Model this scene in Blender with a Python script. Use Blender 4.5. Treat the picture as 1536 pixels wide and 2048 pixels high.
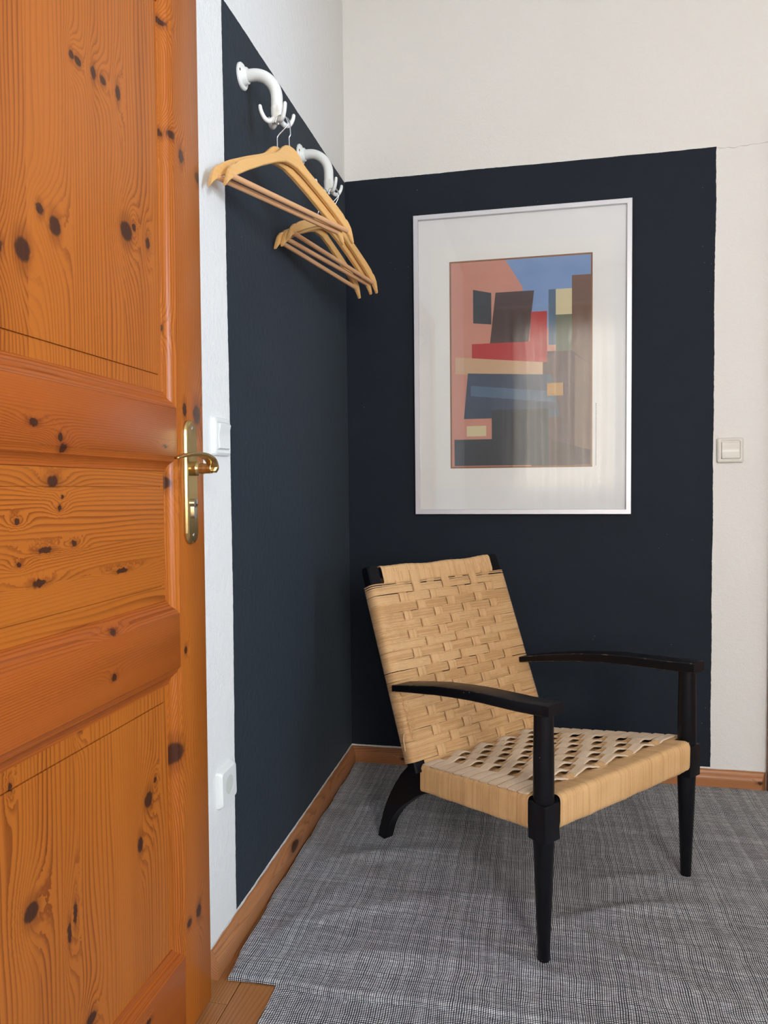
import bpy, bmesh, math, random
from mathutils import Vector, Matrix, noise as mnoise
random.seed(7)
for o in list(bpy.data.objects): bpy.data.objects.remove(o, do_unlink=True)
S = bpy.context.scene
C = S.collection
PI = math.pi

# ------------------------------------------------------------------ camera
YAW, PITCH, ROLL, FPX = 0.205956, 0.0461832, -0.0106704, 1478.69
CAM = Vector((0.66113, -2.55263, 1.02658))
fwd = Vector((-math.sin(YAW)*math.cos(PITCH), math.cos(YAW)*math.cos(PITCH), -math.sin(PITCH)))
rgt = Vector((math.cos(YAW), math.sin(YAW), 0)); upv = rgt.cross(fwd)
r2 = math.cos(ROLL)*rgt + math.sin(ROLL)*upv
u2 = -math.sin(ROLL)*rgt + math.cos(ROLL)*upv
cd = bpy.data.cameras.new('camera'); cam = bpy.data.objects.new('camera', cd); C.objects.link(cam)
cd.sensor_fit = 'HORIZONTAL'; cd.sensor_width = 36.0; cd.lens = FPX/1536*36.0
cd.clip_start = 0.02
m = Matrix((r2, u2, -fwd)).transposed().to_4x4(); m.translation = CAM
cam.matrix_world = m
S.camera = cam

# ------------------------------------------------------------------ world, lights, exposure
w = bpy.data.worlds.new('sky'); S.world = w; w.use_nodes = True
w.node_tree.nodes['Background'].inputs[0].default_value = (0.62, 0.78, 1.0, 1)
w.node_tree.nodes['Background'].inputs[1].default_value = 1.2
# window openings (real holes in the room shell): right wall and the wall behind the camera
RX, FY, CZ = 2.95, -4.30, 2.85                     # right wall x, front wall y, ceiling z
WR = (-3.30, -2.35, 0.85, 2.35)                    # right window  y0,y1,z0,z1
WF = (0.45, 2.35, 0.85, 2.40)                      # front window  x0,x1,z0,z1
def area(name, loc, rot, sx, sy, power, col):
    ld = bpy.data.lights.new(name, 'AREA'); ld.shape = 'RECTANGLE'; ld.size = sx; ld.size_y = sy
    ld.energy = power; ld.color = col
    lo = bpy.data.objects.new(name, ld); C.objects.link(lo); lo.location = loc; lo.rotation_euler = rot
    return lo
area('daylight_right_window', (RX+0.16, (WR[0]+WR[1])/2, (WR[2]+WR[3])/2), (0, PI/2, 0), 1.45, 0.92, 90, (0.68, 0.88, 1.10))
area('daylight_front_window', ((WF[0]+WF[1])/2, FY-0.16, (WF[2]+WF[3])/2), (PI/2, 0, 0), 1.85, 1.5, 132, (0.98, 0.935, 0.86))
S.view_settings.view_transform = 'Standard'
S.view_settings.look = 'None'
S.view_settings.gamma = 1.0
S.view_settings.use_curve_mapping = False
S.view_settings.exposure = 0.62

# ------------------------------------------------------------------ object helpers
def link(o, parent=None):
    C.objects.link(o)
    if parent is not None: o.parent = parent
    return o
def mesh_obj(name, verts, faces, mat=None, parent=None, smooth=False, auto=None):
    me = bpy.data.meshes.new(name); me.from_pydata([tuple(v) for v in verts], [], faces); me.update()
    bm = bmesh.new(); bm.from_mesh(me); bmesh.ops.recalc_face_normals(bm, faces=bm.faces); bm.to_mesh(me); bm.free()
    return finish(name, me, mat, parent, smooth, auto)
def finish(name, me, mat, parent, smooth=False, auto=None):
    if mat is not None:
        for mm in (mat if isinstance(mat, (list, tuple)) else [mat]): me.materials.append(mm)
    if smooth or auto:
        me.shade_smooth()
        if auto: me.set_sharp_from_angle(angle=math.radians(auto))
    return link(bpy.data.objects.new(name, me), parent)
def bm_obj(name, bm, mat=None, parent=None, smooth=False, auto=None):
    bmesh.ops.recalc_face_normals(bm, faces=bm.faces)
    me = bpy.data.meshes.new(name); bm.to_mesh(me); bm.free()
    return finish(name, me, mat, parent, smooth, auto)
def empty(name, loc=(0,0,0), rotz=0):
    o = bpy.data.objects.new(name, None); o.empty_display_size = 0.1
    o.location = loc; o.rotation_euler = (0,0,rotz); return link(o)
def tag(o, label=None, cat=None, group=None, kind=None):
    if label: o['label'] = label
    if cat: o['category'] = cat
    if group: o['group'] = group
    if kind: o['kind'] = kind
    return o
def bm_box(bm, x0, x1, y0, y1, z0, z1, bev=0, seg=2):
    r = bmesh.ops.create_cube(bm, size=1)
    vs = r['verts']
    for v in vs:
        v.co = Vector(((x0+x1)/2+v.co.x*(x1-x0), (y0+y1)/2+v.co.y*(y1-y0), (z0+z1)/2+v.co.z*(z1-z0)))
    if bev:
        es = list({e for v in vs for e in v.link_edges})
        bmesh.ops.bevel(bm, geom=es, offset=bev, segments=seg, affect='EDGES', profile=0.5)
def box(name, x0, x1, y0, y1, z0, z1, mat, parent=None, bev=0, seg=2):
    bm = bmesh.new(); bm_box(bm, x0, x1, y0, y1, z0, z1, bev, seg)
    return bm_obj(name, bm, mat, parent, auto=35 if bev else None)
def loft(rings, closed=True, cap=True):
    """rings: list of equally long point lists -> verts, faces"""
    V = [v for r in rings for v in r]; n = len(rings[0]); F = []
    for i in range(len(rings)-1):
        for j in range(n if closed else n-1):
            k = (j+1) % n
            F.append((i*n+j, i*n+k, (i+1)*n+k, (i+1)*n+j))
    if cap and closed:
        F.append(tuple(range(n-1, -1, -1))); F.append(tuple((len(rings)-1)*n+j for j in range(n)))
    return V, F
def lathe(profile, seg=24, axis='z', origin=(0,0,0)):
    rings = []
    for r, h in profile:
        ring = []
        for j in range(seg):
            a = 2*PI*j/seg; c, s = r*math.cos(a), r*math.sin(a)
            q = {'z': (c, s, h), 'x': (h, c, s), 'y': (c, h, s)}[axis]
            ring.append(Vector(q)+Vector(origin))
        rings.append(ring)
    return loft(rings)
def frames(pts):
    pts = [Vector(p) for p in pts]; T = []
    for i in range(len(pts)):
        a = pts[max(0,i-1)]; b = pts[min(len(pts)-1,i+1)]; T.append((b-a).normalized())
    n = T[0].orthogonal().normalized(); N = [n]
    for i in range(1, len(pts)):
        n = (N[-1] - T[i]*N[-1].dot(T[i])); n = n.normalized() if n.length > 1e-6 else T[i].orthogonal().normalized(); N.append(n)
    return pts, T, N
def tube(pts, rad, seg=10, round_end=False):
    pts, T, N = frames(pts); rings = []
    if not hasattr(rad, '__len__'): rad = [rad]*len(pts)
    if round_end:
        a, b = pts[0], pts[-1]; r0, r1 = rad[0], rad[-1]
        pre = [(a-T[0]*r0*math.sin(t), r0*math.cos(t)) for t in (1.5, 1.1, 0.6)]
        post = [(b+T[-1]*r1*math.sin(t), r1*math.cos(t)) for t in (0.6, 1.1, 1.5)]
        pts = [q[0] for q in pre]+pts+[q[0] for q in post]; rad = [q[1] for q in pre]+list(rad)+[q[1] for q in post]
        T = [T[0]]*3+T+[T[-1]]*3; N = [N[0]]*3+N+[N[-1]]*3
    for p, t, n, r in zip(pts, T, N, rad):
        b = t.cross(n)
        rings.append([p+n*r*math.cos(2*PI*j/seg)+b*r*math.sin(2*PI*j/seg) for j in range(seg)])
    return loft(rings)
def bez(P, n=16):
    """Catmull-Rom through points"""
    P = [Vector(p) for p in P]; Q = [2*P[0]-P[1]]+P+[2*P[-1]-P[-2]]; out = []
    for i in range(1, len(Q)-2):
        a, b, c, d = Q[i-1:i+3]
        for k in range(n):
            t = k/n
            out.append(0.5*((2*b)+(c-a)*t+(2*a-5*b+4*c-d)*t*t+(3*b-a-3*c+d)*t**3))
    out.append(P[-1]); return out
def interp(x, xs, ys):
    if x <= xs[0]: return ys[0]
    for i in range(len(xs)-1):
        if x <= xs[i+1]:
            t = (x-xs[i])/(xs[i+1]-xs[i]); return ys[i]+(ys[i+1]-ys[i])*t
    return ys[-1]

# ------------------------------------------------------------------ material helpers
class NT:
    def __init__(s, name, group=False):
        if group:
            s.t = bpy.data.node_groups.new(name, 'ShaderNodeTree')
        else:
            s.m = bpy.data.materials.new(name); s.m.use_nodes = True; s.t = s.m.node_tree
            s.b = s.t.nodes['Principled BSDF']
    def n(s, typ, **kw):
        nd = s.t.nodes.new(typ)
        for k, v in kw.items(): setattr(nd, k, v)
        return nd
    def put(s, sock, v):
        if isinstance(v, bpy.types.NodeSocket): s.t.links.new(v, sock)
        elif v is not None: sock.default_value = v
    def math(s, op, a, b=None, c=None, clamp=False):
        nd = s.n('ShaderNodeMath', operation=op); nd.use_clamp = clamp
        for i, v in enumerate((a, b, c)):
            if v is not None: s.put(nd.inputs[i], v)
        return nd.outputs[0]
    def smooth(s, x, e0, e1):
        nd = s.n('ShaderNodeMapRange'); nd.interpolation_type = 'SMOOTHSTEP'
        s.put(nd.inputs[0], x); s.put(nd.inputs[1], e0); s.put(nd.inputs[2], e1); return nd.outputs[0]
    def mix(s, f, a, b, mode='MIX'):
        nd = s.n('ShaderNodeMix', data_type='RGBA', blend_type=mode)
        s.put(nd.inputs[0], f); s.put(nd.inputs[6], a); s.put(nd.inputs[7], b); return nd.outputs[2]
    def comb(s, x, y, z):
        nd = s.n('ShaderNodeCombineXYZ')
        for i, v in enumerate((x, y, z)): s.put(nd.inputs[i], v)
        return nd.outputs[0]
    def obj(s):
        tc = s.n('ShaderNodeTexCoord'); sp = s.n('ShaderNodeSeparateXYZ'); s.t.links.new(tc.outputs['Object'], sp.inputs[0])
        return tc.outputs['Object'], sp.outputs[0], sp.outputs[1], sp.outputs[2]
    def noise(s, vec, scale, detail=3, rough=0.55, dim='3D', out=0):
        nd = s.n('ShaderNodeTexNoise', noise_dimensions=dim); s.put(nd.inputs['Vector'], vec)
        nd.inputs['Scale'].default_value = scale; nd.inputs['Detail'].default_value = detail; nd.inputs['Roughness'].default_value = rough
        return nd.outputs[out]
    def bump(s, h, strength, dist, prev=None):
        nd = s.n('ShaderNodeBump'); s.put(nd.inputs['Height'], h); nd.inputs['Strength'].default_value = strength; nd.inputs['Distance'].default_value = dist
        if prev is not None: s.put(nd.inputs['Normal'], prev)
        return nd.outputs[0]
    def base(s, col=None, rough=None, metal=None, spec=None, coat=None, normal=None, coat_rough=None, sheen=None, tint=(1,1,1,1)):
        b = s.b
        if col is not None: s.put(b.inputs['Base Color'], col)
        if rough is not None: s.put(b.inputs['Roughness'], rough)
        if metal is not None: s.put(b.inputs['Metallic'], metal)
        if spec is not None: s.put(b.inputs['Specular IOR Level'], spec)
        if coat is not None: s.put(b.inputs['Coat Weight'], coat)
        if coat_rough is not None: s.put(b.inputs['Coat Roughness'], coat_rough)
        if sheen is not None: s.put(b.inputs['Sheen Weight'], sheen); b.inputs['Sheen Tint'].default_value = tint
        if normal is not None: s.put(b.inputs['Normal'], normal)
        return s.m
def rgb(r, g, b): return (r, g, b, 1)
def simple(name, col, rough=0.5, metal=0, spec=0.5, var=0.06, nscale=30, bump=0, bscale=200):
    t = NT(name); v, x, y, z = t.obj()
    nz = t.noise(v, nscale, 3)
    f = t.math('MULTIPLY_ADD', nz, 2*var, 1-var)
    mm = t.n('ShaderNodeVectorMath', operation='SCALE'); mm.inputs[0].default_value = col[:3]; t.put(mm.inputs['Scale'], f)
    nrm = t.bump(t.noise(v, bscale, 2), bump, 0.001) if bump else None
    return t.base(mm.outputs[0], rough, metal, spec, normal=nrm)

# knot group: gaussian swirl + dark core around one knot
kg = NT('knot', group=True)
for nm in ('A', 'L', 'ka', 'kl', 'ra', 'rl'): kg.t.interface.new_socket(nm, in_out='INPUT', socket_type='NodeSocketFloat')
for nm in ('warp', 'core', 'halo'): kg.t.interface.new_socket(nm, in_out='OUTPUT', socket_type='NodeSocketFloat')
gi = kg.n('NodeGroupInput'); go = kg.n('NodeGroupOutput')
_a = kg.math('DIVIDE', kg.math('SUBTRACT', gi.outputs[0], gi.outputs[2]), gi.outputs[4])
_l = kg.math('DIVIDE', kg.math('SUBTRACT', gi.outputs[1], gi.outputs[3]), gi.outputs[5])
_a2 = kg.math('MULTIPLY', _a, _a); _l2 = kg.math('MULTIPLY', _l, _l)
_w = kg.math('ADD', kg.math('MULTIPLY', _a2, 0.22), kg.math('MULTIPLY', _l2, 0.05))
_d = kg.math('SQRT', kg.math('ADD', _a2, _l2))
_h = kg.math('SQRT', kg.math('ADD', kg.math('MULTIPLY', _a2, 0.5), kg.math('MULTIPLY', _l2, 0.2)))
kg.put(go.inputs[0], kg.math('POWER', 2.71828, kg.math('MULTIPLY', _w, -1.0)))
kg.put(go.inputs[1], kg.smooth(_d, 1.15, 0.75))
kg.put(go.inputs[2], kg.smooth(_h, 1.25, 0.5))

def wood(name, along, knots=(), light=(0.46,0.126,0.0145), dark=(0.165,0.030,0.0042), freq=110.0, wob=2.2, rough=0.34, across='y',
         coat=0.08, ring=1.0, bump=0.12, knotcol=(0.045,0.014,0.008), fine=900, tone=0.34):
    """pine: growth rings that run along one object axis and swirl around knots"""
    t = NT(name); v, x, y, z = t.obj(); ax = dict(x=x, y=y, z=z)
    third = [k for k in 'xyz' if k not in (along, across)][0]
    A, Lg, D = ax[across], ax[along], ax[third]
    oi = t.n('ShaderNodeObjectInfo'); rnd = t.math('MULTIPLY', oi.outputs['Random'], 31.7)
    vec = t.comb(t.math('MULTIPLY', A, 7.0), t.math('MULTIPLY', Lg, 0.9), t.math('ADD', t.math('MULTIPLY', D, 5.0), rnd))
    n1 = t.noise(vec, 1.0, 2.0, 0.5)
    vec2 = t.comb(t.math('MULTIPLY', A, 60.0), t.math('MULTIPLY', Lg, 3.0), rnd)
    n2 = t.noise(vec2, 1.0, 2.0, 0.5)
    g = t.math('ADD', t.math('MULTIPLY', A, freq), t.math('MULTIPLY', n1, wob*5))
    g = t.math('ADD', g, t.math('MULTIPLY', n2, 0.5))
    g = t.math('ADD', g, t.math('MULTIPLY', D, freq*0.6))
    core = halo = None
    # knots get a ragged outline
    nk = t.noise(v, 160, 2); Ak = t.math('ADD', A, t.math('MULTIPLY_ADD', nk, 0.008, -0.004))
    for ka, kl, ra, rl in knots:
        nd = t.n('ShaderNodeGroup'); nd.node_tree = kg.t
        t.put(nd.inputs[0], Ak); t.put(nd.inputs[1], Lg)
        for i, val in zip((2,3,4,5), (ka, kl, max(ra, .003), max(rl, .003))): nd.inputs[i].default_value = val
        amp = 2.2+160*ra
        g = t.math('ADD', g, t.math('MULTIPLY', nd.outputs[0], amp))
        core = nd.outputs[1] if core is None else t.math('MAXIMUM', core, nd.outputs[1])
        halo = nd.outputs[2] if halo is None else t.math('MAXIMUM', halo, nd.outputs[2])
    fr = t.math('FRACT', g)
    rg = t.math('MULTIPLY', t.smooth(fr, 0.35, 0.95), t.smooth(fr, 1.0, 0.94))
    strength = t.math('MULTIPLY_ADD', t.noise(t.comb(t.math('MULTIPLY', A, 14.0), t.math('MULTIPLY', Lg, 1.2), rnd), 1.0, 2), 1.3, -0.15, clamp=True)
    f = t.math('MULTIPLY', t.math('MULTIPLY', rg, strength), ring, clamp=True)
    fib = t.noise(t.comb(t.math('MULTIPLY', A, fine), t.math('MULTIPLY', Lg, fine*0.03), rnd), 1.0, 2)
    f = t.math('ADD', f, t.math('MULTIPLY_ADD', fib, 0.22, -0.11), clamp=True)
    broad = t.noise(t.comb(t.math('MULTIPLY', A, 22.0), t.math('MULTIPLY', Lg, 0.8), rnd), 1.0, 1)
    f = t.math('ADD', f, t.math('MULTIPLY', t.math('SUBTRACT', broad, 0.5), tone*2), clamp=True)
    f = t.math('ADD', f, t.math('MULTIPLY_ADD', oi.outputs['Random'], tone*0.5, -tone*0.25), clamp=True)
    col = t.mix(f, rgb(*light), rgb(*dark))
    if core is not None:
        col = t.mix(t.math('MULTIPLY', halo, 0.4), col, rgb(dark[0]*.62, dark[1]*.6, dark[2]*.7))
        col = t.mix(t.math('MULTIPLY', core, 0.93), col, rgb(*knotcol))
    nrm = t.bump(t.math('ADD', rg, fib), bump, 0.0004)
    return t.base(col, rough, spec=0.3, coat=coat, coat_rough=0.22, normal=nrm)

KN = {
'upper': [(-1.764,1.306,.0112,.0096),(-1.717,1.314,.0152,.0164),(-1.682,1.378,.0081,.0078),(-1.651,1.366,.013,.0134),(-1.607,1.619,.0058,.0062),(-1.592,1.618,.0084,.0063),(-1.554,1.622,.0064,.0102),(-1.53,1.624,.008,.0067),(-1.489,1.626,.0072,.0123),(-1.472,1.419,.0179,.0158),(-1.449,1.433,.0062,.0064),(-1.406,1.421,.0066,.01)],
'stile': [(-1.361,1.815,.0158,.006),(-1.367,1.624,.014,.0068),(-1.339,1.63,.0109,.007),(-1.306,1.607,.0096,.0125),(-1.241,1.595,.0105,.0103),(-1.37,1.289,.0106,.0069),(-1.364,1.02,.0161,.0113),(-1.307,1.153,.0078,.0127),(-1.259,1.148,.0146,.0187),(-1.357,.538,.0258,.0196),(-1.32,.211,.0098,.0074),(-1.282,.213,.0104,.0123),(-1.317,.716,.0058,.0073)],
'rail': [(-1.719,1.095,.0086,.0057),(-1.666,1.079,.0053,.006),(-1.659,1.065,.0076,.0068),(-1.38,1.083,.007,.0034),(-1.546,.792,.0081,.0053),(-1.549,.724,.0067,.0061),(-1.468,.131,.0079,.0058)],
'mid': [(-1.666,1.02,.0117,.0081),(-1.647,.999,.0033,.0027),(-1.654,.984,.0044,.0041),(-1.739,.969,.0046,.0044),(-1.686,.929,.0144,.0046),(-1.737,.914,.0046,.0038),(-1.502,.881,.0174,.0039),(-1.699,.886,.0141,.0052),(-1.623,.933,.0058,.0042)],
'lower': [(-1.618,.668,.0071,.0064),(-1.761,.64,.0036,.0062),(-1.729,.464,.0145,.013),(-1.638,.41,.0046,.0156),(-1.652,.39,.0045,.0154),(-1.435,.488,.0131,.0135),(-1.412,.513,.0051,.0051),(-1.463,.425,.0079,.0132),(-1.605,.235,.0124,.0088)]}
def vk(k): return [(y, z, ry, rz) for y, z, ry, rz in KN[k]]            # grain along z, across y
def hk(k): return [(z, y, rz, ry) for y, z, ry, rz in KN[k]]            # grain along y, across z
M = {}
M['pine_upper'] = wood('pine_upper_panel', 'z', vk('upper'))
M['pine_lower'] = wood('pine_lower_panel', 'z', vk('lower'))
M['pine_stile'] = wood('pine_stile', 'z', vk('stile'), freq=170, wob=2.0)
M['pine_mid'] = wood('pine_middle_panel', 'y', hk('mid'), across='z', freq=150, wob=3.0)
M['pine_rail'] = wood('pine_rail', 'y', hk('rail'), across='z', freq=260, wob=2.0, light=(0.40,0.093,0.013), dark=(0.150,0.025,0.0040))
M['base_a'] = wood('skirting_wood_left', 'y', [(0.035,-0.69,.012,.03)], across='z', freq=150, wob=5, light=(0.46,0.19,0.075), dark=(0.13,0.040,0.015), rough=0.4)
M['base_b'] = wood('skirting_wood_back', 'x', [(0.03,1.36,.006,.008),(0.03,0.19,.005,.007)], across='z', freq=150, wob=5, light=(0.46,0.19,0.075), dark=(0.13,0.040,0.015), rough=0.4)
M['floor'] = wood('floorboard_wood', 'y', [], across='x', freq=150, wob=4, light=(0.42,0.18,0.06), dark=(0.20,0.07,0.022), rough=0.35)
M['hanger'] = wood('hanger_wood', 'x', [], across='z', freq=90, wob=3, light=(0.74,0.42,0.15), dark=(0.56,0.26,0.075), rough=0.38, ring=0.25, fine=500, coat=0.4, tone=0.15)
M['dowel'] = wood('hanger_bar_wood', 'x', [], across='z', freq=200, wob=2, light=(0.66,0.36,0.18), dark=(0.42,0.17,0.07), rough=0.5, ring=0.5, fine=500, coat=0.1)

def wall_mat(name, paint):
    """white plaster with one matt dark blue-black painted field; 'paint' builds the field's mask"""
    t = NT(name); v, x, y, z = t.obj()
    edge = t.math('MULTIPLY_ADD', t.noise(v, 38, 4, 0.7), 0.006, -0.003)
    slow = t.math('MULTIPLY_ADD', t.noise(v, 3.5, 2, 0.5), 0.010, -0.005)
    wob = t.math('ADD', edge, slow)
    mask = paint(t, x, y, z, wob) if paint else None
    tint = t.noise(v, 2.2, 3)
    white = t.mix(tint, rgb(0.80,0.785,0.75), rgb(0.83,0.815,0.79))
    pl = t.math('ADD', t.noise(v, 55, 4, 0.6), t.math('MULTIPLY', t.noise(v, 190, 3, 0.6), 0.5))
    if mask is None:
        return t.base(white, 0.85, spec=0.25, normal=t.bump(pl, 0.35, 0.004))
    dn = t.noise(v, 5, 4, 0.6)
    dark = t.mix(dn, rgb(0.0145,0.0195,0.0280), rgb(0.0195,0.0258,0.0368))
    # white paint specks on the dark field
    vo = t.n('ShaderNodeTexVoronoi'); t.put(vo.inputs['Vector'], v); vo.inputs['Scale'].default_value = 60
    sp = t.math('MULTIPLY', t.math('LESS_THAN', vo.outputs['Distance'], 0.055), t.math('GREATER_THAN', t.noise(v, 7, 2), 0.63))
    dark = t.mix(t.math('MULTIPLY', sp, 0.45), dark, rgb(0.5,0.5,0.5))
    col = t.mix(mask, white, dark)
    bstr = t.math('MULTIPLY_ADD', mask, -0.55, 1.0)
    return t.base(col, t.math('MULTIPLY_ADD', mask, -0.20, 0.85), spec=0.1, sheen=t.math('MULTIPLY', mask, 0.085), tint=(0.72,0.88,1,1), normal=t.bump(t.math('MULTIPLY', pl, bstr), 0.6, 0.004))
def paint_left(t, x, y, z, wob):
    # vertical edge at y=-1.03 (bulging a little below), top edge at z=2.057
    e = t.math('MULTIPLY_ADD', t.smooth(z, 0.9, 0.0), -0.016, -1.030)
    a = t.math('GREATER_THAN', t.math('ADD', y, wob), e)
    b = t.math('LESS_THAN', t.math('ADD', z, t.math('MULTIPLY', wob, 0.6)), 2.057)
    c = t.math('GREATER_THAN', t.math('ADD', z, t.math('MULTIPLY', wob, 0.8)), 0.067)
    return t.math('MULTIPLY', t.math('MULTIPLY', a, b), c)
def paint_back(t, x, y, z, wob):
    a = t.math('LESS_THAN', t.math('ADD', x, wob), 1.213)
    b = t.math('LESS_THAN', t.math('ADD', z, t.math('MULTIPLY', wob, 0.6)), 2.060)
    c = t.math('GREATER_THAN', t.math('ADD', z, t.math('MULTIPLY', wob, 0.8)), 0.067)
    return t.math('MULTIPLY', t.math('MULTIPLY', a, b), c)
M['wall_left'] = wall_mat('plaster_left', paint_left)
M['wall_back'] = wall_mat('plaster_back', paint_back)
M['wall'] = simple('plaster_plain', (0.66,0.645,0.62), 0.85, spec=0.2)
M['ceiling'] = simple('ceiling_paint', (0.72,0.71,0.69), 0.9, spec=0.2)
M['white_plastic'] = simple('white_switch_plastic', (0.80,0.80,0.77), 0.28, var=0.02)
M['cream_plastic'] = simple('cream_switch_plastic', (0.72,0.69,0.62), 0.28, var=0.02)
M['recess'] = simple('socket_recess_plastic', (0.66,0.67,0.60), 0.35, var=0.02)
M['dark_gap'] = simple('dark_gap', (0.02,0.02,0.02), 0.7)
M['steel'] = simple('steel', (0.62,0.62,0.64), 0.22, 1.0)
M['wire'] = simple('hanger_wire', (0.66,0.67,0.69), 0.25, 1.0)
M['brass'] = simple('aged_brass', (0.58,0.43,0.19), 0.27, 1.0, var=0.15, nscale=60)
M['brass_dark'] = simple('tarnished_brass', (0.30,0.23,0.10), 0.3, 1.0, var=0.3, nscale=90)
M['hook'] = simple('white_enamel', (0.80,0.79,0.75), 0.32, var=0.03)
M['alu'] = simple('brushed_frame', (0.66,0.65,0.69), 0.38, 0.35, var=0.02)
M['backing'] = simple('backing_paper', (0.86,0.86,0.865), 0.8, spec=0.2, var=0.01)
M['paper'] = simple('poster_paper', (0.88,0.87,0.85), 0.7, spec=0.2, var=0.01)
M['black_paint'] = None
t = NT('worn_black_paint'); v, x, y, z = t.obj()
nz = t.noise(v, 45, 4, 0.65)
vo = t.n('ShaderNodeTexVoronoi'); t.put(vo.inputs['Vector'], v); vo.inputs['Scale'].default_value = 42
chips = t.math('MULTIPLY', t.math('LESS_THAN', vo.outputs['Distance'], 0.045), t.math('GREATER_THAN', t.noise(v, 16, 2), 0.56))
col = t.mix(nz, rgb(0.0026,0.003,0.005), rgb(0.0065,0.0068,0.0095))
col = t.mix(chips, col, rgb(0.45,0.42,0.38))
M['black_paint'] = t.base(col, t.math('MULTIPLY_ADD', nz, 0.25, 0.26), spec=0.22, normal=t.bump(nz, 0.1, 0.001))
def edge_wear():
    t = NT('worn_wood_edge'); v, x, y, z = t.obj()
    nz = t.noise(v, 60, 4, 0.7)
    col = t.mix(t.smooth(nz, 0.52, 0.66), rgb(0.010,0.010,0.012), rgb(0.20,0.12,0.07))
    return t.base(col, 0.4)
M['worn_edge'] = edge_wear()
def cord_mat(name, a, b, c):
    t = NT(name); v, x, y, z = t.obj(); oi = t.n('ShaderNodeObjectInfo')
    n1 = t.noise(v, 420, 3, 0.6); n2 = t.noise(v, 14, 3, 0.6)
    n2 = t.math('ADD', n2, t.math('MULTIPLY_ADD', oi.outputs['Random'], 0.3, -0.15))
    at = t.n('ShaderNodeAttribute'); at.attribute_name = 'cord'                     # every cord has its own tone
    wn = t.n('ShaderNodeTexWhiteNoise', noise_dimensions='1D'); t.put(wn.inputs['W'], t.math('ADD', t.math('FLOOR', t.math('ADD', at.outputs['Fac'], 0.001)), t.math('MULTIPLY', oi.outputs['Random'], 91.0)))
    n2 = t.math('ADD', n2, t.math('MULTIPLY_ADD', wn.outputs[0], 0.22, -0.11))
    col = t.mix(t.smooth(n2, 0.3, 0.75), rgb(*a), rgb(*b))
    f = t.math('MAXIMUM', t.math('MULTIPLY', t.smooth(n1, 0.55, 0.3), 0.5), t.smooth(wn.outputs[0], 0.45, 0.0))
    col = t.mix(t.math('MULTIPLY', f, 0.42), col, rgb(*c))
    return t.base(col, 0.75, spec=0.25, sheen=0.15, normal=t.bump(n1, 0.25, 0.0008))
M['cord'] = cord_mat('paper_cord', (0.64,0.385,0.18), (0.72,0.46,0.235), (0.50,0.275,0.115))
M['cord_rail'] = cord_mat('paper_cord_rail', (0.62,0.37,0.165), (0.69,0.435,0.21), (0.48,0.26,0.11))
M['cord_sheen'] = cord_mat('paper_cord_sheen', (0.72,0.55,0.39), (0.79,0.63,0.47), (0.58,0.40,0.24))  # same cord, paler: light reflected off the seat top is put into the colour

# ================================================================== room shell
# ---- floor and floorboards
floor = tag(box('floor', -0.15, RX+0.1, FY-0.1, 0.15, -0.06, -0.012, M['dark_gap']), kind='structure')
seams = [-0.046, 0.064] + [0.064+0.112*i for i in range(1, 27)]
rb = random.Random(3)
bmesh_cache = {}
for i in range(len(seams)-1):
    x0, x1 = seams[i]+0.0008, min(seams[i+1], RX)-0.0008
    if x1-x0 < .01: break
    cuts = [-0.0, -1.2445, FY] if i == 0 else [0.0, -0.9-rb.random()*2.4, FY]
    if i == 0: x0 = -0.13
    for a in range(2):
        y1, y0 = cuts[a]-(0.0006 if a else 0), cuts[a+1]+(0.0006 if a == 0 else 0)
        bm = bmesh.new(); bm_box(bm, x0, x1, y0, y1, -0.012, 0, 0.0012, 1)
        bm_obj('plank', bm, M['floor'], floor)
# ---- left wall with door opening
LH = CZ
DO0, DO1, DOZ = -2.095, -1.275, 1.965         # door opening
def boxes(name, bl, mat):
    bm = bmesh.new()
    for b in bl: bm_box(bm, *b)
    return bm_obj(name, bm, mat)
wl = boxes('wall_left', [(-0.14,0, DO1,0.14, -0.01,LH), (-0.14,0, FY-0.14,DO0, -0.01,LH), (-0.14,0, DO0,DO1, DOZ,LH)], M['wall_left']); tag(wl, kind='structure')
wb = boxes('wall_back', [(0,RX, 0,0.14, -0.01,LH)], M['wall_back']); tag(wb, kind='structure')
# a fine crack in the plaster right of the painted field
cp = [(1.216,2.0565),(1.228,2.0545),(1.238,2.0535),(1.246,2.0555),(1.262,2.0515),(1.272,2.0520),(1.284,2.0560),(1.300,2.0545),(1.318,2.0580),(1.335,2.0570),(1.37,2.0605)]
V, F = tube([(a, -0.0002, b) for a, b in cp], [0.0006+0.0003*math.sin(i*2) for i in range(len(cp))], 4)
mesh_obj('plaster_crack', V, F, simple('crack_shadow', (0.42,0.40,0.37), 0.9), wb)
wr = boxes('wall_right', [(RX,RX+0.14, WR[1],0.14, -0.01,LH), (RX,RX+0.14, FY-0.14,WR[0], -0.01,LH), (RX,RX+0.14, WR[0],WR[1], -0.01,WR[2]), (RX,RX+0.14, WR[0],WR[1], WR[3],LH)], M['wall']); tag(wr, kind='structure')
wf = boxes('wall_front', [(0,WF[0], FY-0.14,FY, -0.01,LH), (WF[1],RX, FY-0.14,FY, -0.01,LH), (WF[0],WF[1], FY-0.14,FY, -0.01,WF[2]), (WF[0],WF[1], FY-0.14,FY, WF[3],LH)], M['wall']); tag(wf, kind='structure')
tag(boxes('ceiling', [(-0.14,RX+0.14, FY-0.14,0.14, LH,LH+0.1)], M['ceiling']), kind='structure')
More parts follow.
